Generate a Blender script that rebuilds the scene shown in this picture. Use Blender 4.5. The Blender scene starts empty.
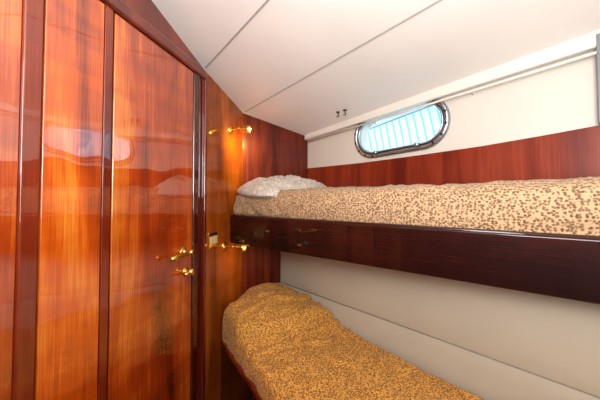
import bpy, bmesh, math, random
from mathutils import Vector, Euler, Matrix, noise, geometry
S = bpy.context.scene
C = S.collection
PI = math.pi
random.seed(4)
E = 1.45                      # eye height
F = 270.0                     # focal length in pixels of the 600 px frame
PITCH = math.radians(1.5)
HOR = 190.0
YC = HOR - F*math.tan(PITCH)
# ------------------------------------------------------------ camera
cam = bpy.data.cameras.new('camera'); co = bpy.data.objects.new('camera', cam); C.objects.link(co)
cam.sensor_width = 36; cam.lens = F/600*36; cam.shift_y = -(200-YC)/600; cam.clip_start = 0.01
co.location = (0, 0, E); co.rotation_euler = (PI/2+PITCH, 0, 0)
S.camera = co
try:
    S.view_settings.view_transform = 'Standard'
    S.view_settings.look = 'None'
except Exception: pass
RM = Euler((PI/2+PITCH, 0, 0)).to_matrix()
def ray(px, py): return RM @ Vector(((px-300)/F, (YC-py)/F, -1))

# ------------------------------------------------------------ plan of the cabin (metres, measured from the photograph)
class Frame:
    """a vertical wall: s along it, z height above floor, d out into the room"""
    def __init__(f, o, u, n_toward):
        f.o = Vector((o[0], o[1], 0)); f.u = Vector((u[0], u[1], 0)).normalized()
        n = Vector((-f.u.y, f.u.x, 0)); t = Vector((n_toward[0], n_toward[1], 0)) - f.o
        f.n = n if n.dot(t) > 0 else -n
    def p(f, s, z, d=0): return f.o + f.u*s + f.n*d + Vector((0, 0, z))
    def hit(f, px, py, d=0):
        r = ray(px, py); o = f.o + f.n*d; c = Vector((0, 0, E))
        t = (o-c).dot(f.n)/r.dot(f.n); q = c + r*t
        return (q-o).dot(f.u), q.z
A = (-.521, 1.45); B = (.06, 2.10); Cc = (-.149, 2.009)
LW = Frame(A, (-.178, -1), (0, 0))
HW = Frame(B, (.815, -1), (0, 0))
LH = Frame(Cc, (.86, -1), (0, 0))
H1 = Vector((.06+.815*1.75, .35, 0))
NB = Frame((H1.x, H1.y), (-.775, -.632), (0, .5))
# the headliner is one sloping plane, rising inboard and a little towards the near end
A3 = Vector((A[0], A[1], E+.655)); B3 = Vector((B[0], B[1], E+.415))
_s, _z = HW.hit(600, 36); Q3 = HW.p(_s, _z)
CN = (B3-A3).cross(Q3-A3).normalized()
def cz(x, y): return A3.z - (CN.x*(x-A3.x)+CN.y*(y-A3.y))/CN.z
def on_ceiling(px, py):
    r = ray(px, py); c = Vector((0, 0, E)); return c + r*((A3-c).dot(CN)/r.dot(CN))
K3 = on_ceiling(243, 113); K = (K3.x, K3.y)
if not (1.6 < K[1] < 2.05):            # keep the corner inside the plan
    K = (-.40, 1.90); K3 = Vector((K[0], K[1], cz(*K)))
BW = Frame(A, (K[0]-A[0], K[1]-A[1]), (.5, 1.0))      # return wall carrying the lamps
B2 = Frame(K, (B[0]-K[0], B[1]-K[1]), (0, 0))         # darker end panel
l1_ = (Vector(K)-Vector(A)).length; l2_ = (Vector(B)-Vector(K)).length
F0 = BW.p(BW.hit(230, 230)[0], 0)
UB = Frame((F0.x, F0.y), (.767-F0.x, .69-F0.y), (0, 0))
G0 = BW.p(BW.hit(221, 340)[0], 0)
LB = Frame((G0.x, G0.y), (.312, -.466), (-1, 0))
def to_nb(p, q):
    """extend the line p->q to the near bulkhead"""
    p = Vector(p); q = Vector(q); d = q-p
    t = (NB.o-p).dot(NB.n)/d.dot(NB.n); return p + d*t

# ------------------------------------------------------------ helpers
def base_loc(me):
    xs = [v.co.x for v in me.vertices]; ys = [v.co.y for v in me.vertices]; zs = [v.co.z for v in me.vertices]
    return Vector(((min(xs)+max(xs))/2, (min(ys)+max(ys))/2, min(zs)))
def obj(name, bm, m, parent=None, smooth=False, kind=None, local=False, label=None, cat=None, group=None, bevel=0):
    bmesh.ops.recalc_face_normals(bm, faces=bm.faces)
    me = bpy.data.meshes.new(name); bm.to_mesh(me); bm.free()
    o = bpy.data.objects.new(name, me); C.objects.link(o)
    me.materials.append(m)
    if not local:
        b = base_loc(me); me.transform(Matrix.Translation(-b)); o.location = b
        if parent:
            par = Vector((0, 0, 0)); q = parent
            while q: par += q.location; q = q.parent
            o.location = b - par
    if parent: o.parent = parent
    if smooth:
        for p in me.polygons: p.use_smooth = True
    if bevel:
        md = o.modifiers.new('bevel', 'BEVEL'); md.width = bevel; md.segments = 3; md.limit_method = 'ANGLE'
        for p in me.polygons: p.use_smooth = True
        try: me.set_sharp_from_angle(angle=math.radians(40))
        except Exception: pass
    if kind: o['kind'] = kind
    if label: o['label'] = label
    if cat: o['category'] = cat
    if group: o['group'] = group
    return o
def thing(name, loc, label, cat, group=None):
    o = bpy.data.objects.new(name, None); C.objects.link(o); o.location = loc
    o.empty_display_size = .05
    o['label'] = label; o['category'] = cat
    if group: o['group'] = group
    return o
def hexa(bm, pts):
    v = [bm.verts.new(p) for p in pts]
    for f in ((0,1,2,3),(4,5,6,7),(0,1,5,4),(1,2,6,5),(2,3,7,6),(3,0,4,7)):
        bm.faces.new([v[i] for i in f])
def fbox(bm, fr, s0, s1, z0, z1, d0, d1, z0b=None, z1b=None):
    if z0b is None: z0b = z0
    if z1b is None: z1b = z1
    hexa(bm, [fr.p(s0,z0,d0), fr.p(s1,z0b,d0), fr.p(s1,z0b,d1), fr.p(s0,z0,d1),
              fr.p(s0,z1,d0), fr.p(s1,z1b,d0), fr.p(s1,z1b,d1), fr.p(s0,z1,d1)])
def prism(bm, pts, off):
    a = [bm.verts.new(p) for p in pts]; b = [bm.verts.new(Vector(p)+off) for p in pts]
    bm.faces.new(a); bm.faces.new(list(reversed(b)))
    n = len(a)
    for i in range(n): bm.faces.new([a[i], a[(i+1) % n], b[(i+1) % n], b[i]])
def basis(ax):
    ax = Vector(ax).normalized(); t = Vector((0,0,1)) if abs(ax.z) < .9 else Vector((1,0,0))
    x = ax.cross(t).normalized(); return x, ax.cross(x).normalized(), ax
def lathe(bm, o, ax, prof, n=28):
    """prof: (distance along axis, radius)"""
    o = Vector(o); x, y, a = basis(ax); rings = []
    for t, r in prof:
        if r < 1e-5: rings.append([bm.verts.new(o+a*t)])
        else: rings.append([bm.verts.new(o+a*t+(x*math.cos(2*PI*i/n)+y*math.sin(2*PI*i/n))*r) for i in range(n)])
    for r0, r1 in zip(rings, rings[1:]):
        for i in range(n):
            j = (i+1) % n
            if len(r0) == 1 and len(r1) == 1: continue
            if len(r0) == 1: bm.faces.new([r0[0], r1[j], r1[i]])
            elif len(r1) == 1: bm.faces.new([r0[i], r0[j], r1[0]])
            else: bm.faces.new([r0[i], r0[j], r1[j], r1[i]])
def tube(bm, pts, r, n=12, closed=False, caps=True):
    pts = [Vector(p) for p in pts]; m = len(pts); rings = []; px = None
    for i, p in enumerate(pts):
        if closed: t = pts[(i+1) % m]-pts[i-1]
        else: t = pts[min(i+1, m-1)]-pts[max(i-1, 0)]
        t.normalize()
        if px is None: px = basis(t)[0]
        px = (px - t*px.dot(t)).normalized(); py = t.cross(px)
        rr = r[i] if isinstance(r, (list, tuple)) else r
        rings.append([bm.verts.new(p+(px*math.cos(2*PI*k/n)+py*math.sin(2*PI*k/n))*rr) for k in range(n)])
    rng = range(m if closed else m-1)
    for i in rng:
        a, b = rings[i], rings[(i+1) % m]
        for k in range(n): bm.faces.new([a[k], a[(k+1) % n], b[(k+1) % n], b[k]])
    if caps and not closed:
        bm.faces.new(rings[0]); bm.faces.new(list(reversed(rings[-1])))

# ------------------------------------------------------------ materials
def newmat(name):
    m = bpy.data.materials.new(name); m.use_nodes = True
    nt = m.node_tree; b = nt.nodes['Principled BSDF']; return m, nt, b
def setin(b, **k):
    for n, v in k.items():
        n = n.replace('_', ' ')
        if n in b.inputs: b.inputs[n].default_value = v
def ramp(nt, stops):
    r = nt.nodes.new('ShaderNodeValToRGB'); e = r.color_ramp.elements
    e[0].position, e[0].color = stops[0][0], (*stops[0][1], 1); e[1].position, e[1].color = stops[-1][0], (*stops[-1][1], 1)
    for p, c in stops[1:-1]:
        q = e.new(p); q.color = (*c, 1)
    return r
def lin(r, g, b):
    f = lambda c: (c/255/12.92) if c/255 <= .04045 else ((c/255+.055)/1.055)**2.4
    return (f(r), f(g), f(b))
def wood(name, dark, mid, light, rot=0, along='z', rough=.16, coat=1.0, wav=.10, seed=0, big=5, cior=1.8, band=0.10, crough=None):
    m, nt, b = newmat(name); N = nt.nodes; L = nt.links
    geo = N.new('ShaderNodeNewGeometry')
    rm = N.new('ShaderNodeMapping'); rm.inputs['Rotation'].default_value = (0, 0, rot); rm.inputs['Location'].default_value = (seed, seed*.7, 0)
    L.new(geo.outputs['Position'], rm.inputs['Vector'])
    def nz(sc, lo, det, dist):
        mp = N.new('ShaderNodeMapping')
        mp.inputs['Scale'].default_value = (sc, sc, lo) if along == 'z' else (lo, sc, sc)
        L.new(rm.outputs[0], mp.inputs['Vector'])
        n = N.new('ShaderNodeTexNoise'); n.inputs['Scale'].default_value = 1; n.inputs['Detail'].default_value = det
        n.inputs['Distortion'].default_value = dist; L.new(mp.outputs[0], n.inputs['Vector']); return n
    n1 = nz(big, .9, 3, .9); n2 = nz(190, 1.8, 5, .3); n3 = nz(400, 8, 2, 0); n4 = nz(2.2, 12, 2, .6)
    a = N.new('ShaderNodeMath'); a.operation = 'MULTIPLY'; a.inputs[1].default_value = .58; L.new(n1.outputs[0], a.inputs[0])
    c = N.new('ShaderNodeMath'); c.operation = 'MULTIPLY_ADD'; c.inputs[1].default_value = .14; L.new(n2.outputs[0], c.inputs[0]); L.new(a.outputs[0], c.inputs[2])
    c2 = N.new('ShaderNodeMath'); c2.operation = 'MULTIPLY_ADD'; c2.inputs[1].default_value = band; L.new(n4.outputs[0], c2.inputs[0]); L.new(c.outputs[0], c2.inputs[2])
    d = N.new('ShaderNodeMath'); d.operation = 'MULTIPLY_ADD'; d.inputs[1].default_value = .10+(.20-band); L.new(n3.outputs[0], d.inputs[0]); L.new(c2.outputs[0], d.inputs[2])
    r = ramp(nt, [(.37, dark), (.51, mid), (.65, light)]); L.new(d.outputs[0], r.inputs[0])
    L.new(r.outputs[0], b.inputs['Base Color'])
    setin(b, Roughness=.45, Coat_Weight=coat, Coat_Roughness=rough*.35 if crough is None else crough, Specular_IOR_Level=.1, Coat_IOR=cior)
    w = N.new('ShaderNodeTexNoise'); w.inputs['Scale'].default_value = 5; w.inputs['Detail'].default_value = 1
    L.new(geo.outputs['Position'], w.inputs['Vector'])
    bp = N.new('ShaderNodeBump'); bp.inputs['Strength'].default_value = wav; bp.inputs['Distance'].default_value = .05
    L.new(w.outputs[0], bp.inputs['Height'])
    L.new(bp.outputs[0], b.inputs['Coat Normal'])
    return m
M = {}
M['door'] = wood('varnished_mahogany', lin(88,22,3), lin(184,66,8), lin(248,142,38), rough=.01, cior=2.5, wav=.09, band=.14)
M['door2'] = wood('varnished_mahogany_lit', lin(126,38,4), lin(220,92,12), lin(255,164,54), seed=3, rough=.02, cior=2.3, wav=.09, band=.14)  # lit copy of the door wood; reflected light is put into the colour
M['dark'] = wood('dark_mahogany', lin(78,16,6), lin(114,32,10), lin(146,52,17), seed=5, rough=.08, cior=1.9)
M['red'] = wood('red_mahogany', lin(88,20,6), lin(130,42,10), lin(168,70,18), seed=15, rough=.08, cior=1.9)
M['darker'] = wood('near_black_mahogany', lin(44,10,4), lin(66,18,7), lin(84,28,10), seed=6, rough=.1, cior=1.9)
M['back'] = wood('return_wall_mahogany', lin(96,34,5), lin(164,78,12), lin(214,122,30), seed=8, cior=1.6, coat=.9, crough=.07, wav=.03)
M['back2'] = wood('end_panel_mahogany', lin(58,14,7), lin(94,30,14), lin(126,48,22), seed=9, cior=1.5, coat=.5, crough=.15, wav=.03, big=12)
M['strip'] = wood('lining_mahogany', lin(86,22,8), lin(120,40,20), lin(146,58,30), seed=11, wav=.04, big=9, coat=.3, rough=.8, cior=1.45, band=.05)
M['board'] = wood('bunk_board_mahogany', lin(16,3,2), lin(32,6,4), lin(58,14,7), rot=math.atan2(-UB.u.y, UB.u.x), along='x', seed=2, wav=.03, cior=1.55, rough=.04, band=.05)
M['floor'] = wood('cabin_sole', lin(60,28,12), lin(96,48,22), lin(120,66,32), seed=20)
def paint(name, col, rough=.5, bump=.05, scale=300, var=.04):
    m, nt, b = newmat(name); N = nt.nodes; L = nt.links
    geo = N.new('ShaderNodeNewGeometry')
    n = N.new('ShaderNodeTexNoise'); n.inputs['Scale'].default_value = 3; n.inputs['Detail'].default_value = 3; L.new(geo.outputs['Position'], n.inputs['Vector'])
    r = ramp(nt, [(.3, tuple(c*(1-var) for c in col)), (.7, tuple(min(1, c*(1+var)) for c in col))]); L.new(n.outputs[0], r.inputs[0])
    L.new(r.outputs[0], b.inputs['Base Color']); setin(b, Roughness=rough)
    n2 = N.new('ShaderNodeTexNoise'); n2.inputs['Scale'].default_value = scale; L.new(geo.outputs['Position'], n2.inputs['Vector'])
    bp = N.new('ShaderNodeBump'); bp.inputs['Strength'].default_value = bump; bp.inputs['Distance'].default_value = .002
    L.new(n2.outputs[0], bp.inputs['Height']); L.new(bp.outputs[0], b.inputs['Normal'])
    return m
M['ceil'] = paint('ceiling_vinyl', lin(242,242,238), .34, bump=.12, scale=120, var=.03)
M['seam'] = paint('seam_bead', lin(164,162,156), .5)
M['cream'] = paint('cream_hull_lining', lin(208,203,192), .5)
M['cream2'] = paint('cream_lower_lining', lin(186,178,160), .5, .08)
M['groove'] = paint('lining_groove', lin(142,134,118), .6)
M['white'] = paint('white_moulding', lin(224,220,210), .4)
M['grey'] = paint('grey_pilaster', lin(120,124,128), .4)
def metal(name, col, rough):
    m, nt, b = newmat(name); N = nt.nodes; L = nt.links
    n = N.new('ShaderNodeTexNoise'); n.inputs['Scale'].default_value = 60
    mr = N.new('ShaderNodeMapRange'); mr.inputs['To Min'].default_value = rough*.7; mr.inputs['To Max'].default_value = rough*1.4
    L.new(n.outputs[0], mr.inputs[0]); L.new(mr.outputs[0], b.inputs['Roughness'])
    setin(b, Base_Color=(*col, 1), Metallic=1.0); return m
M['brass'] = metal('polished_brass', lin(232,180,92), .24)
M['steel'] = metal('polished_steel', lin(172,176,182), .28)
M['pewter'] = metal('dark_metal', lin(96,90,82), .35)
M['gasket'] = paint('black_gasket', lin(26,28,32), .5)
M['ivory'] = paint('ivory_plastic', lin(210,186,130), .35)
def leopard(name, base, base2, spot, scale=62, faint=0.0):
    m, nt, b = newmat(name); N = nt.nodes; L = nt.links
    geo = N.new('ShaderNodeNewGeometry')
    n = N.new('ShaderNodeTexNoise'); n.inputs['Scale'].default_value = 200; n.inputs['Detail'].default_value = 2
    L.new(geo.outputs['Position'], n.inputs['Vector'])
    mx = N.new('ShaderNodeVectorMath'); mx.operation = 'MULTIPLY_ADD'; mx.inputs[1].default_value = (.005,)*3
    L.new(n.outputs['Color'], mx.inputs[0]); L.new(geo.outputs['Position'], mx.inputs[2])
    v = N.new('ShaderNodeTexVoronoi'); v.inputs['Scale'].default_value = scale; v.inputs['Randomness'].default_value = .75
    L.new(mx.outputs[0], v.inputs['Vector'])
    r = ramp(nt, [(.0, spot), (.36, spot), (.58, base), (1, base)]); L.new(v.outputs['Distance'], r.inputs[0])
    n2 = N.new('ShaderNodeTexNoise'); n2.inputs['Scale'].default_value = 12; L.new(geo.outputs['Position'], n2.inputs['Vector'])
    mb = N.new('ShaderNodeMix'); mb.data_type = 'RGBA'; mb.inputs['A'].default_value = (*base, 1); mb.inputs['B'].default_value = (*base2, 1); L.new(n2.outputs[0], mb.inputs['Factor'])
    m2 = N.new('ShaderNodeMix'); m2.data_type = 'RGBA'
    L.new(mb.outputs['Result'], m2.inputs['A']); L.new(r.outputs[0], m2.inputs['B'])
    bw = N.new('ShaderNodeSeparateColor'); L.new(v.outputs['Color'], bw.inputs[0])
    mr = N.new('ShaderNodeMapRange'); mr.inputs['To Min'].default_value = .7*(1-faint); mr.inputs['To Max'].default_value = 1-faint
    L.new(bw.outputs[0], mr.inputs[0]); L.new(mr.outputs[0], m2.inputs['Factor'])
    L.new(m2.outputs['Result'], b.inputs['Base Color']); setin(b, Roughness=.8, Sheen_Weight=.1)
    n4 = N.new('ShaderNodeTexNoise'); n4.inputs['Scale'].default_value = 500; L.new(geo.outputs['Position'], n4.inputs['Vector'])
    bp = N.new('ShaderNodeBump'); bp.inputs['Strength'].default_value = .25; bp.inputs['Distance'].default_value = .002
    L.new(n4.outputs[0], bp.inputs['Height']); L.new(bp.outputs[0], b.inputs['Normal'])
    return m
M['leo'] = leopard('leopard_cover', lin(196,162,122), lin(176,140,102), lin(98,64,38), scale=122)
M['leo2'] = leopard('golden_leopard_bedspread', lin(224,160,70), lin(200,132,46), lin(118,70,20), scale=122)
M['pillow'] = leopard('pale_pillowcase', lin(214,206,194), lin(196,186,172), lin(120,102,82), faint=.35, scale=110)
def emis(name, col, st):
    m, nt, b = newmat(name); setin(b, Base_Color=(*col, 1), Emission_Color=(*col, 1), Emission_Strength=st); return m
M['bulb'] = emis('lamp_bulb', (1, .82, .5), 1.0)
M['bulb2'] = emis('lamp_bulb_dim', (1, .78, .45), .15)

# ------------------------------------------------------------ shell
q1 = on_ceiling(268, 0); q2 = on_ceiling(440, 0)
N1 = to_nb(A3, q1); N2 = to_nb(K3, q2); N3 = to_nb(B3, Q3)
PS = .75; PL = LW.p(PS, 0); PL.z = cz(PL.x, PL.y)
hd = Vector((HW.u.x, HW.u.y, 0)); NF = to_nb(Vector((PL.x, PL.y, 0)), Vector((PL.x, PL.y, 0))+hd); NF.z = cz(NF.x, NF.y)
LN = to_nb((A[0], A[1], 0), LW.p(1, 0)); LN.z = PL.z
bm = bmesh.new()
for poly in ((A3, K3, B3, N3, NF, PL), (PL, NF, LN)):
    f = bm.faces.new([bm.verts.new(p) for p in poly]); f.normal_update()
    if f.normal.z > 0: f.normal_flip()
me = bpy.data.meshes.new('ceiling'); bm.to_mesh(me); bm.free(); me.materials.append(M['ceil'])
ce = bpy.data.objects.new('ceiling', me); C.objects.link(ce); ce['kind'] = 'structure'
FL = [LW.p(0, 0), B2.p(0, 0), B2.p(l2_, 0), to_nb((B[0], B[1], 0), HW.p(1, 0)), to_nb((A[0], A[1], 0), LW.p(1, 0))]
bm = bmesh.new(); prism(bm, FL, Vector((0,0,-.03))); obj('floor', bm, M['floor'], kind='structure')
bm = bmesh.new(); sL = (Vector((LN.x, LN.y, 0))-Vector((A[0], A[1], 0))).length
prism(bm, [LW.p(0,0), LW.p(sL,0), LW.p(sL,PL.z), LW.p(PS,PL.z), LW.p(0,A3.z)], -LW.n*.04)
obj('wall_left', bm, M['dark'], kind='structure')
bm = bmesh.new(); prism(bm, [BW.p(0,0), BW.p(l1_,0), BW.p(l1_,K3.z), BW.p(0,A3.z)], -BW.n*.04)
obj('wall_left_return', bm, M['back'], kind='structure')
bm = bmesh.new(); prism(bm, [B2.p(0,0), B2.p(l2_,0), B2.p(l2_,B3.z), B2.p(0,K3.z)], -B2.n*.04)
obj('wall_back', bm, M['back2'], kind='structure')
nl = (Vector((LN.x, LN.y, 0))-NB.o).length
def ns(p): return (Vector((p.x, p.y, 0))-NB.o).dot(NB.u)
bm = bmesh.new(); prism(bm, [NB.p(0,0), NB.p(nl,0), NB.p(nl,LN.z), NB.p(ns(NF),NF.z), NB.p(0,N3.z)], -NB.n*.04)
obj('wall_front', bm, M['cream'], kind='structure')

# ------------------------------------------------------------ hull side, upper lining with the porthole opening
pc = HW.hit(396, 130); tilt = math.radians(3.0)
PLEN, PH, PR = .285, .135, .132     # half length, half height, corner radius
def stadium(k=0.0, n=14):
    hl, hh, r = PLEN+k, PH+k, max(.02, PR+k); pts = []
    for cx, cy, a0 in ((hl-r, hh-r, 0), (-hl+r, hh-r, PI/2), (-hl+r, -hh+r, PI), (hl-r, -hh+r, 1.5*PI)):
        for i in range(n+1):
            a = a0+PI/2*i/n; pts.append((cx+r*math.cos(a), cy+r*math.sin(a)))
    return pts
def port(k, d, n=14):
    c, s_ = math.cos(tilt), math.sin(tilt)
    return [HW.p(pc[0]+x*c-y*s_, pc[1]+x*s_+y*c, d) for x, y in stadium(k, n)]
sH = (N3-B3); sH = math.hypot(sH.x, sH.y); Bz = B3.z
outer = [HW.p(0, 0), HW.p(sH, 0), HW.p(sH, N3.z), HW.p(0, Bz)]
inner = port(-.012, 0)
bm = bmesh.new()
allp = outer + inner; vs = [bm.verts.new(p) for p in allp]
tr = geometry.tessellate_polygon([[Vector(((p-HW.o).dot(HW.u), p.z, 0)) for p in outer], [Vector(((p-HW.o).dot(HW.u), p.z, 0)) for p in inner]])
for t in tr:
    try: bm.faces.new([vs[i] for i in t])
    except ValueError: pass
obj('wall_right', bm, M['cream'], kind='structure')
zU = E-.36
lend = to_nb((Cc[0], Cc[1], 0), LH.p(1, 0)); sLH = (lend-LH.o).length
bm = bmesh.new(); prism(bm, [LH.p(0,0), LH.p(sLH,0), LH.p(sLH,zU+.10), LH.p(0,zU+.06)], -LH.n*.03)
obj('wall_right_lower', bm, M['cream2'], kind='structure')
g0 = LH.hit(303, 290); g1 = LH.hit(585, 392)
gz = lambda s_: g0[1]+(g1[1]-g0[1])*(s_-g0[0])/(g1[0]-g0[0])
def pad(name, lo, hi, depth):
    bm = bmesh.new(); n = 10; ra = []; rb = []
    for i in range(n+1):
        k = i/n; d = depth*(math.sin(PI*k)**.5 if 0 < i < n else 0)
        ra.append(bm.verts.new(LH.p(.03, gz(.03)+lo+(hi-lo)*k, d))); rb.append(bm.verts.new(LH.p(sLH-.02, gz(sLH-.02)+lo+(hi-lo)*k, d)))
    for i in range(n): bm.faces.new([ra[i], ra[i+1], rb[i+1], rb[i]])
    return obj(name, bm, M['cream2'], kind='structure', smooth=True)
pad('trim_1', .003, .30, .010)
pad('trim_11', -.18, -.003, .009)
bm = bmesh.new(); tube(bm, [LH.p(.03, gz(.03), .0018), LH.p(sLH-.02, gz(sLH-.02), .0018)], .0024, 8)
obj('trim_12', bm, M['groove'], kind='structure', smooth=True)
# mahogany band along the hull above the upper mattress
bm = bmesh.new(); tops = [HW.hit(px, py, .014) for px, py in ((311,168),(360,163),(420,155),(482,146),(540,136),(600,125))]
zpil = tops[-1][1]
tops = [(.004, tops[0][1])]+tops[1:]; sl = (tops[-1][1]-tops[-2][1])/(tops[-1][0]-tops[-2][0]); tops.append((sH-.01, tops[-1][1]+sl*.5*(sH-.01-tops[-1][0])))
poly = [HW.p(.004, E-.17, .0), HW.p(sH-.01, E-.15, .0)] + [HW.p(a, b_, .0) for a, b_ in reversed(tops)]
prism(bm, poly, HW.n*.014)
obj('trim_2', bm, M['strip'], kind='structure', bevel=.002)
# white moulding where hull meets ceiling
bm = bmesh.new(); fbox(bm, HW, .0, sH, Bz-.030, Bz+.010, .0, .035, z0b=N3.z-.052, z1b=N3.z+.010)
obj('trim_3', bm, M['white'], kind='structure', bevel=.006)
# slim grey pilaster on the hull side at the near end of the bunk
sp = HW.hit(597, 90, .03)[0]
bm = bmesh.new(); fbox(bm, HW, sp, sp+.035, zpil+.003, HW.hit(600, 36)[1]-.002, .0, .036); obj('trim_13', bm, M['grey'], kind='structure', bevel=.004)
# ceiling seams
for i, (p, q) in enumerate(((A3, N1), (K3, N2))):
    bm = bmesh.new(); tube(bm, [p+(q-p)*.01+Vector((0,0,.0005)), q+Vector((0,0,.0005))], .0042, 8); obj('trim_%d' % (4+i), bm, M['seam'], kind='structure')

# ------------------------------------------------------------ left wall: doors, posts, header
def sl_(px, d=0): return LW.hit(px, 190, d)[0]
HT = LW.hit(198, 76)[1]     # underside of the header
def post(name, pa, pb, d, z1, m='dark', bv=.008):
    bm = bmesh.new(); fbox(bm, LW, sl_(pb, d), sl_(pa, d), .0, z1, 0, d); return obj(name, bm, M[m], kind='structure', bevel=bv)
post('trim_6', 20, 40, .016, HT, bv=.004)
post('trim_7', 102.5, 110.5, .010, HT, 'red', bv=.002)
post('trim_8', 194, 199, .016, HT, 'darker')
bm = bmesh.new(); fbox(bm, LW, .012, 1.9, HT, HT+.045, 0, .024); obj('trim_9', bm, M['dark'], kind='structure', bevel=.008)
bm = bmesh.new(); fbox(bm, LW, .0, .022, .0, HT, 0, .024); obj('trim_10', bm, M['dark'], kind='structure', bevel=.006)
def door(name, pa, pb, d, m, label=None):
    bm = bmesh.new(); fbox(bm, LW, sl_(pb, d), sl_(pa, d), .02, HT-.004, .001, d)
    o = obj(name, bm, m, kind='structure', bevel=.003)
    if label: o['label'] = label
    return o
d1 = door('door_1', 112.5, 192.5, .008, M['door'], 'glossy mahogany cabin door with brass lever handle')
d2 = door('door_2', 41.5, 101.5, .010, M['door2'], 'narrow bright mahogany door panel between two dark posts')
d3 = door('door_3', -160, 18, .010, M['door'], 'mahogany door panel at the far left edge')
s, z = LW.hit(183, 252, .008); O = LW.p(s, z, .008)
bm = bmesh.new(); lathe(bm, O, LW.n, [(0,0),(0,.024),(.004,.024),(.007,.017),(.009,.011),(.030,.010),(.038,.014),(.050,.013),(.055,0)])
hd_ = obj('door_handle', bm, M['brass'], d1, smooth=True, label='brass lever handle on mahogany door')
bm = bmesh.new(); st = O+LW.n*.034
tube(bm, [st-LW.u*.004, st+LW.u*.02, st+LW.u*.060, st+LW.u*.105-Vector((0,0,.001)), st+LW.u*.132], [.010,.011,.009,.014,.009], 14)
obj('lever', bm, M['brass'], hd_, smooth=True)
s, z = LW.hit(185, 271.5, .008); O = LW.p(s, z, .008)
bm = bmesh.new(); lathe(bm, O, LW.n, [(0,0),(0,.022),(.004,.022),(.006,.012),(.018,.011),(.024,.017),(.036,.019),(.046,.013),(.049,0)])
tk = obj('turn_knob', bm, M['brass'], d1, smooth=True, label='brass privacy turn knob below the lever')
bm = bmesh.new(); tube(bm, [O+LW.n*.030-LW.u*.022, O+LW.n*.030+LW.u*.045], .008, 12); obj('thumb_turn', bm, M['brass'], tk, smooth=True)

# ------------------------------------------------------------ switch plate on the return wall
s, z = BW.hit(212.5, 240); th = thing('switch_plate', BW.p(s, z-.042, 0), 'small ivory and brass double switch plate beside the cabin door corner', 'light switch')
bm = bmesh.new(); fbox(bm, BW, s-.042, s+.042, z-.042, z+.042, 0, .006); obj('plate', bm, M['brass'], th, bevel=.002)
for ds in (-.019, .019):
    bm = bmesh.new(); fbox(bm, BW, s+ds-.014, s+ds+.014, z-.022, z+.022, .006, .012); obj('rocker', bm, M['ivory'], th, bevel=.002)
for dz in (-.034, .034):
    bm = bmesh.new(); lathe(bm, BW.p(s, z+dz, .006), BW.n, [(0,0),(0,.003),(.001,.0025),(.0015,0)], 12); obj('screw', bm, M['gasket'], th, smooth=True)

# ------------------------------------------------------------ reading lamps: rose on the return wall, arm out over the bunk
def lamp(px, py, label, lift, bulb):
    s, z = BW.hit(px, py); O = BW.p(s, z, 0); n = BW.n; u = BW.u; up = Vector((0,0,1))
    t = thing('reading_lamp', O, label, 'lamp', 'brass reading lamps on the bunk bulkhead')
    bm = bmesh.new(); lathe(bm, O, n, [(0,0),(0,.027),(.005,.027),(.010,.020),(.013,.010),(.015,0)]); obj('wall_rose', bm, M['brass'], t, smooth=True)
    bm = bmesh.new(); k = O+n*.060+up*lift
    tube(bm, [O+n*.01, O+n*.03, k, k+n*.012], .0055, 10); obj('arm', bm, M['brass'], t, smooth=True)
    bm = bmesh.new(); lathe(bm, k-n*.002, n, [(0,0),(.001,.009),(.007,.013),(.013,.009),(.015,0)]); obj('knuckle', bm, M['brass'], t, smooth=True)
    ax = (n*1.0+u*.15-up*.10).normalized(); h0 = k+n*.012
    bm = bmesh.new(); lathe(bm, h0, ax, [(0,0),(0,.009),(.004,.015),(.018,.018),(.030,.020),(.048,.024),(.064,.027),(.064,.024),(.048,.021),(.030,.017),(.02,.012),(.02,0)])
    sh = obj('lamp_shade', bm, M['brass'], t, smooth=True)
    bm = bmesh.new(); lathe(bm, h0, ax, [(.024,0),(.026,.008),(.045,.013),(.056,.012),(.064,.006),(.066,0)]); obj('bulb', bm, M[bulb], sh, smooth=True)
    return O+n*.17-up*.03, O+u*.10-up*.09
l1 = lamp(230, 130, 'brass reading lamp above the upper bunk pillow, lighting the mahogany bulkhead', .004, 'bulb')
l2 = lamp(224, 246, 'brass reading lamp under the upper bunk, above the lower pillow', .0, 'bulb2')

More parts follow.
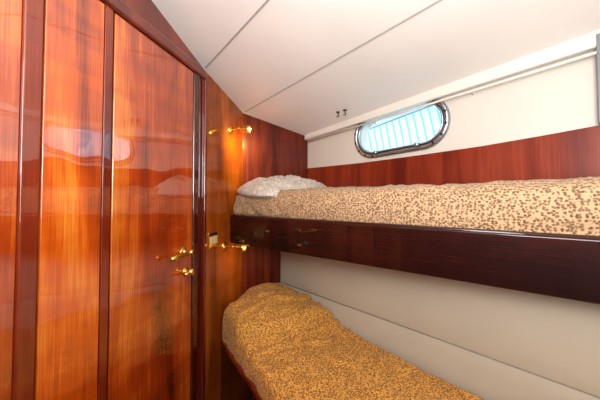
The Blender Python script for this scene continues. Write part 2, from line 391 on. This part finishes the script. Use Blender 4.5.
# ------------------------------------------------------------ bunks
def polyline(pts):
    pts = [Vector(p) for p in pts]; ls = [(b-a).length for a, b in zip(pts, pts[1:])]; T = sum(ls)
    def f(u):
        x = u*T
        for a, b, l in zip(pts, pts[1:], ls):
            if x <= l or b is pts[-1]: return a.lerp(b, min(1, x/l))
            x -= l
        return pts[-1]
    return f, T
def mattress(fp, bp_, zb, zt, nu=150, r=.045, nz=.004, seed=0, sideb=.006, fold=None):
    """fp, bp_: plan polylines of the front and the back edge from the head to the foot"""
    ff, L_ = polyline(fp); bf, _ = polyline(bp_)
    bm = bmesh.new(); rings = []
    for i in range(nu+1):
        u = i/nu; Fp = ff(u); Bp = bf(u); w = (Bp-Fp).length; ac = (Bp-Fp)/w
        e = min(u, 1-u)*L_; sh = 0
        if e < r: sh = r-math.sqrt(max(0, r*r-(r-e)**2))
        bot = zb(u); ns_, nc, ntop = 7, 7, 46
        out = []; rr = min(r, w*.4)
        for j in range(ns_): out.append(('s', 0, j/ns_))
        for j in range(nc): a = PI/2*j/nc; out.append(('c', rr*(1-math.cos(a)), rr*(1-math.sin(a))))
        for j in range(ntop+1): out.append(('t', rr+(w-2*rr)*j/ntop, 0))
        for j in range(1, nc+1): a = PI/2*(1-j/nc); out.append(('c', w-rr*(1-math.cos(a)), rr*(1-math.sin(a))))
        for j in range(1, ns_+1): out.append(('s', w, 1-j/ns_))
        ring = []
        for kd, x, h in out:
            t = zt(u*L_, x/w)-sh
            if kd == 's':
                z = bot+(t-rr-bot)*h; bulge = sideb*math.sin(PI*h)*(1 if x > 0 else -1)
                p = Fp+ac*(x+bulge)
            elif kd == 'c': z = t-h; p = Fp+ac*x
            else: z = t; p = Fp+ac*x
            p = Vector((p.x, p.y, z))
            q = Vector((p.x*7+seed, p.y*7, p.z*9)); dn = noise.noise(q)*nz + noise.noise(q*3.1)*nz*.45
            if fold: dn += fold(u*L_, x/w, p)
            p.z += dn*(0 if kd == 's' and h == 0 else 1)
            if kd != 't': p += ac.to_3d()*dn*.6
            ring.append(bm.verts.new(p))
        rings.append(ring)
    for a, b in zip(rings, rings[1:]):
        for k in range(len(a)-1): bm.faces.new([a[k], a[k+1], b[k+1], b[k]])
        bm.faces.new([a[-1], a[0], b[0], b[-1]])
    bm.faces.new(rings[0]); bm.faces.new(list(reversed(rings[-1])))
    return bm
KIN = (B2.p(.02, 0, .012)).to_2d()          # a point just inside the corner K
# --- upper bunk frame
tb = thing('upper_bunk', UB.p(.9, E-.314), 'dark glossy mahogany upper bunk shelf with deep front board', 'bunk bed')
t0, z0 = UB.hit(230, 216); t0, z0b = UB.hit(230, 243); tN, zN = UB.hit(600, 240); tN, zNb = UB.hit(600, 305)
ub_end = to_nb((F0.x, F0.y, 0), UB.p(1, 0)); sU = (ub_end-UB.o).length-.01
hz = (HW.o-UB.o).dot(HW.n)/UB.u.dot(HW.n)              # where the board would meet the hull
if 0 < hz < sU+.05: sU = hz-.09
ext = lambda za, zn, s_: za+(zn-za)*s_/tN
bm = bmesh.new(); fbox(bm, UB, .0, sU, z0b, z0, -.03, 0, z0b=ext(z0b, zNb, sU), z1b=ext(z0, zN, sU)); obj('front_board', bm, M['board'], tb, bevel=.004)
bm = bmesh.new(); tube(bm, [UB.p(.004, z0+.001, -.012), UB.p(sU, ext(z0, zN, sU)+.001, -.012)], .008, 12); obj('top_rail', bm, M['board'], tb, smooth=True)
sHu = min(sH-.03, (UB.p(sU, 0)-HW.o).dot(HW.u))
pf = [UB.p(.02, 0, -.031), UB.p(sU-.01, 0, -.031), HW.p(sHu, 0, .018), B2.p(l2_-.02, 0, .01), B2.p(.02, 0, .01)]
bm = bmesh.new(); prism(bm, [p+Vector((0,0,E-.25)) for p in pf], Vector((0,0,.03))); obj('platform', bm, M['board'], tb)
s, z = UB.hit(268, 231)
bm = bmesh.new(); fbox(bm, UB, s-.012, s+.012, z-.005, z+.005, .0035, .006); obj('latch_plate', bm, M['steel'], tb, bevel=.001)
s, z = UB.hit(306, 243)
bm = bmesh.new(); fbox(bm, UB, s-.010, s+.010, z-.010, z+.010, 0, .002); obj('screw_cover', bm, M['gasket'], tb, bevel=.001)
sa = UB.hit(243, 230)[0]; sb = UB.hit(298, 230)[0]; e_ = lambda s_, k_: (ext(z0b, zNb, s_)*(1-k_)+ext(z0, zN, s_)*k_)
bm = bmesh.new(); fbox(bm, UB, sa, sb, e_(sa, .2), e_(sa, .82), 0, .0035, z0b=e_(sb, .2), z1b=e_(sb, .82)); obj('drawer_front', bm, M['board'], tb, bevel=.001)
# --- upper mattress
fA = UB.p(.02, 0, -.016).to_2d(); fB = UB.p(sU-.03, 0, -.016).to_2d()
bA = B2.p(l2_-.03, 0, .02).to_2d(); bB = HW.p(sHu-.06, 0, .02).to_2d()
def ztu(x, v):
    v = max(0, min(1, v)); return E-.037+.028*x + .012*math.sin(PI*v) + .016*v
def fold_u(x, v, p):
    q = Vector((p.x*5+p.y*3, p.y*9-p.x*4, p.z*6)); a = 1-abs(noise.noise(q*1.6))*2.2
    q2 = Vector((p.x*3-p.y*2, p.y*3, 7)); b_ = 1-abs(noise.noise(q2*1.4))*2.2
    return max(0, a-.45)*.012*(.9+1.6/(1+math.exp((x-.70)/.06)))+max(0, b_-.5)*.012
bm = mattress((KIN, fA, fB), (bA, bB), lambda u: E-.155+.02*u, ztu, r=.036, nz=.008, seed=1, fold=fold_u)
obj('mattress', bm, M['leo'], smooth=True, label='thin beige leopard print mattress on the upper bunk under the porthole', cat='mattress')
# --- lower bunk
tl = thing('lower_bunk', LB.p(.5, 0), 'dark mahogany lower bunk base beneath the golden bedspread', 'bunk bed')
zR = BW.hit(221, 340)[1]
lb_end = to_nb((G0.x, G0.y, 0), LB.p(1, 0)); sB = (lb_end-LB.o).length-.01
bm = bmesh.new(); fbox(bm, LB, .0, sB, .0, zR-.02, -.025, 0); obj('front_board', bm, M['board'], tl, bevel=.003)
bm = bmesh.new(); fbox(bm, LB, .0, sB, zR-.02, zR+.010, -.03, .008); obj('edge_rail', bm, M['dark'], tl, bevel=.006)
bm = bmesh.new(); prism(bm, [p+Vector((0,0,zR-.05)) for p in (LB.p(.02,0,-.031), LB.p(sB-.01,0,-.031), LH.p(sLH-.02,0,.005), LH.p(.02,0,.005), B2.p(.02,0,.01))], Vector((0,0,.03))); obj('platform', bm, M['board'], tl)
fA = LB.p(.012, 0, -.002).to_2d(); fB = LB.p(sB-.06, 0, -.002).to_2d(); bA = LH.p(.02, 0, .011).to_2d(); bB = LH.p(sLH-.06, 0, .011).to_2d()
ZM = E-.797
def ztl(x, v):
    v = max(0, min(1, v)); k_ = 1/(1+math.exp((x-.53-.06*v)/.042))
    hump = .132*k_*(.62+.38*math.sin(PI*v))*(.86+.14*math.sin(PI*min(1, x/.55)))
    return ZM + hump + .004*math.sin(PI*v) + .030*v
def fold_l(x, v, p):
    q = Vector((p.x*4+p.y*2, p.y*10-p.x*5, p.z*2)); a = 1-abs(noise.noise(q*.95))*2.3
    q2 = Vector((p.x*11-p.y*8, p.x*3+p.y*3, 4)); b_ = 1-abs(noise.noise(q2*.75))*2.4
    k_ = .30+1.15/(1+math.exp((x-.72)/.07))
    return (max(0, a-.4)*.018+max(0, b_-.4)*.013)*k_
bm = mattress((KIN, fA, fB), (bA, bB), lambda u: zR-.018, ztl, r=.034, nz=.006, seed=5, nu=220, fold=fold_l)
obj('bedspread', bm, M['leo2'], smooth=True, label='golden leopard print bedspread over the lower bunk mattress and pillow', cat='bedspread')

# --- pillow
def pillow(name, c, ux, hx, hy, hz, m, label, seed, tiltv=0):
    bm = bmesh.new(); ux = Vector(ux).normalized(); uy = Vector((-ux.y, ux.x, 0)); n = 64
    grid = {}
    for side in (1, -1):
        for i in range(n+1):
            for j in range(n+1):
                a = -1+2*i/n; b = -1+2*j/n
                edge = i in (0, n) or j in (0, n)
                if side == -1 and edge: grid[(side, i, j)] = grid[(1, i, j)]; continue
                h = hz*(max(0, 1-abs(a)**2.3)*max(0, 1-abs(b)**2.3))**.6
                x = a*hx*math.sqrt(1-.28*b*b); y = b*hy*math.sqrt(1-.28*a*a)
                p = Vector(c)+ux*x+uy*y+Vector((0,0,side*h*(1 if side > 0 else .55)))
                q = Vector((x*14+seed, y*14, 0)); rg = max(0, 1-abs(noise.noise(Vector((x*9+y*6+seed, y*15-x*5, 2))))*2.3-.35); p.z += (noise.noise(q)*.016+noise.noise(q*2.7)*.006+rg*.028)*(h/hz)*(1 if side > 0 else 0)
                p.z += tiltv*b
                grid[(side, i, j)] = bm.verts.new(p)
    for side in (1, -1):
        for i in range(n):
            for j in range(n):
                f = [grid[(side,i,j)], grid[(side,i+1,j)], grid[(side,i+1,j+1)], grid[(side,i,j+1)]]
                try: bm.faces.new(f)
                except ValueError: pass
    return obj(name, bm, m, smooth=True, label=label, cat='pillow')
pu = (Vector((B[0], B[1], 0))-Vector((F0.x, F0.y, 0))).normalized(); pn = Vector((pu.y, -pu.x, 0))
mid = Vector((F0.x, F0.y, 0)).lerp(Vector((B[0], B[1], 0)), .51) + pn*.165
pillow('pillow', (mid.x, mid.y, E-.020), pu, .31, .24, .096, M['pillow'], 'crumpled pale pillow at the head of the upper bunk', 3, tiltv=.012)
# ------------------------------------------------------------ porthole
w = thing('window_1', HW.p(pc[0], pc[1]-PH, 0), 'oblong steel framed porthole above the upper bunk', 'window'); w['kind'] = 'structure'; del w['category']
def ringmesh(loops):
    bm = bmesh.new(); rs = [[bm.verts.new(p) for p in l] for l in loops]; n = len(rs[0])
    for a, b in zip(rs, rs[1:]+rs[:1]):
        for i in range(n): bm.faces.new([a[i], a[(i+1) % n], b[(i+1) % n], b[i]])
    return bm
obj('frame', ringmesh([port(.004,.0), port(.004,.008), port(.001,.015), port(-.006,.019), port(-.015,.018), port(-.020,.012), port(-.021,-.004)]), M['steel'], w, smooth=True)
obj('gasket', ringmesh([port(-.021,-.004), port(-.021,.006), port(-.025,.006), port(-.025,-.004)]), M['gasket'], w)
obj('sash_ring', ringmesh([port(-.025,-.004), port(-.025,.009), port(-.030,.013), port(-.035,.009), port(-.036,-.004)]), M['steel'], w, smooth=True)
obj('reveal', ringmesh([port(-.008,-.001), port(-.020,-.001), port(-.020,-.09), port(-.008,-.09)]), M['white'], w)
mg, nt, b = newmat('window_glass'); setin(b, Base_Color=(1,1,1,1), Roughness=.02, Transmission_Weight=1.0, IOR=1.02)
bm = bmesh.new(); vv = [bm.verts.new(p) for p in port(-.033, .002)]; bm.faces.new(vv); obj('pane', bm, mg, w)
st_ = stadium(-.009, 14)
for t in range(14):
    i = int(t*len(st_)/14+2) % len(st_); p = port(-.009, .0185)[i]
    bm = bmesh.new(); lathe(bm, p, HW.n, [(0,0),(0,.007),(.002,.0065),(.004,.004),(.0045,0)], 14); obj('screw', bm, M['gasket'], w, smooth=True)
for sx in (-.12, .13):
    c = HW.p(pc[0]+sx, pc[1]-PH+.026+sx*math.sin(tilt), .012)
    bm = bmesh.new(); lathe(bm, c, HW.n, [(0,0),(0,.012),(.012,.011),(.016,.013),(.022,.010),(.023,0)], 16); obj('clamp_knob', bm, M['steel'], w, smooth=True)
# slatted blind outside the glass
mb_, nt, b = newmat('glowing_blind'); setin(b, Base_Color=(*lin(190,228,240), 1), Roughness=.6, Emission_Color=(*lin(184,230,246), 1), Emission_Strength=.92)  # daylight on the slats is put in as emission
mk_, nt, b = newmat('glowing_blind_backing'); setin(b, Base_Color=(*lin(110,185,208), 1), Roughness=.6, Emission_Color=(*lin(84,168,204), 1), Emission_Strength=.75)  # added glowing sheet; blue daylight in the gaps is its emission
bt = thing('slatted_blind', HW.p(pc[0], pc[1]-.22, -.12), 'pale blue vertical slatted blind glowing behind the porthole glass', 'blind')
bm = bmesh.new()
for i in range(24):
    s_ = pc[0]-.54+.046*i; seg = 6; rows = 8
    for r_ in range(rows):
        z0_, z1_ = pc[1]-.22+.44*r_/rows, pc[1]-.22+.44*(r_+1)/rows
        o0 = .035-.08*(r_/rows)**1.6; o1 = .035-.08*((r_+1)/rows)**1.6
        pv = []
        for k_ in range(seg+1):
            x = .037*k_/seg; d = -.115+.010*math.sin(PI*k_/seg)
            pv.append((bm.verts.new(HW.p(s_+x+o0, z0_, d)), bm.verts.new(HW.p(s_+x+o1, z1_, d))))
        for a, b2 in zip(pv, pv[1:]): bm.faces.new([a[0], b2[0], b2[1], a[1]])
obj('slats', bm, mb_, bt, smooth=True)
bm = bmesh.new(); fbox(bm, HW, pc[0]-.52, pc[0]+.5, pc[1]-.23, pc[1]+.23, -.135, -.13); obj('backing', bm, mk_, bt)
mh_, nt, b = newmat('frame_edge_glow'); setin(b, Base_Color=(*lin(150,175,188), 1), Roughness=.4, Emission_Color=(*lin(110,150,170), 1), Emission_Strength=.5)  # window frame edge behind the glass, given emission in place of daylight
bm = bmesh.new(); fbox(bm, HW, pc[0]-.52, pc[0]+.5, pc[1]+.020, pc[1]+.028, -.103, -.095, z0b=pc[1]+.165, z1b=pc[1]+.172); obj('frame_edge', bm, mh_, bt)
mp_, nt, b = newmat('pale_recess_glow'); setin(b, Base_Color=(*lin(205,222,230), 1), Roughness=.5, Emission_Color=(*lin(190,218,232), 1), Emission_Strength=.7)  # pale recess panel before the slats; its daylight is emission
bm = bmesh.new(); fbox(bm, HW, pc[0]-.52, pc[0]+.5, pc[1]+.026, pc[1]+.23, -.104, -.101, z0b=pc[1]+.170, z1b=pc[1]+.24); obj('recess_panel', bm, mp_, bt)
# ------------------------------------------------------------ slim curtain rail under the moulding
cr = thing('curtain_rail', HW.p(.9, E+.4, .03), 'slim white curtain rail along the moulding between ceiling and hull side', 'curtain rail')
rz = lambda s_: Bz-.048+(N3.z-.072-Bz+.048)*s_/sH
bm = bmesh.new(); tube(bm, [HW.p(.03, rz(.03), .030), HW.p(sH-.03, rz(sH-.03), .030)], .0055, 12); obj('rail', bm, M['white'], cr, smooth=True)
for s_ in (.10, .62, 1.15, 1.7):
    bm = bmesh.new(); lathe(bm, HW.p(s_, rz(s_), 0), HW.n, [(0,0),(0,.010),(.003,.010),(.005,.005),(.026,.005),(.026,0)], 14); obj('bracket', bm, M['white'], cr, smooth=True)
# ------------------------------------------------------------ hooks at the ceiling edge
for i, (px, py) in enumerate(((338, 112), (345, 110))):
    O = on_ceiling(px, py); O.z -= .001; dn_ = Vector((0,0,-1))
    bm = bmesh.new(); lathe(bm, O, dn_, [(-.003,0),(-.003,.012),(.003,.012),(.006,.005),(.007,0)], 14)
    tube(bm, [O+dn_*.004, O+dn_*.016, O+dn_*.022+HW.u*.008, O+dn_*.030, O+dn_*.026-HW.u*.012], .0032, 8)
    obj('hook', bm, M['pewter'], smooth=True, label=('small dark metal hook on the ceiling edge, nearer the bulkhead', 'small dark metal hook on the ceiling edge, nearer the porthole')[i], cat='hook', group='hooks on the ceiling edge')

# ------------------------------------------------------------ light
def area(name, loc, target, size, power, col=(1,1,1)):
    l = bpy.data.lights.new(name, 'AREA'); l.energy = power; l.color = col; l.size = size
    o = bpy.data.objects.new(name, l); C.objects.link(o); o.location = loc
    o.rotation_euler = (Vector(target)-Vector(loc)).to_track_quat('-Z', 'Y').to_euler(); return o
def spot(name, loc, target, power, col, deg=125):
    l = bpy.data.lights.new(name, 'SPOT'); l.energy = power; l.color = col; l.shadow_soft_size = .05; l.spot_size = math.radians(deg); l.spot_blend = 1
    o = bpy.data.objects.new(name, l); C.objects.link(o); o.location = loc
    o.rotation_euler = (Vector(target)-Vector(loc)).to_track_quat('-Z', 'Y').to_euler(); return o
area('added_key_light', (-.15, -.40, 2.02), (.1, 1.3, 1.68), .7, 17, (1, .985, .965))  # added unseen area light, the main fill from behind the camera
area('ceiling_fill', (-.1, .05, 1.75), (.1, .8, 2.2), .5, 3.8, (1, .99, .98))  # added unseen up-light that brightens the ceiling
area('hull_fill', (.12, -.14, 1.60), (.50, .75, 2.0), .5, 13, (1, .99, .98))  # added unseen light that lifts the ceiling on the hull side
spot('lamp_glow_upper', l1[0], l1[1], 15.0, (1, .80, .26))
spot('lamp_glow_lower', l2[0], l2[1], 1.8, (1, .70, .22))
wd = bpy.data.worlds.new('world'); S.world = wd; wd.use_nodes = True
wd.node_tree.nodes['Background'].inputs[0].default_value = (.75, .9, 1, 1); wd.node_tree.nodes['Background'].inputs[1].default_value = 1.2
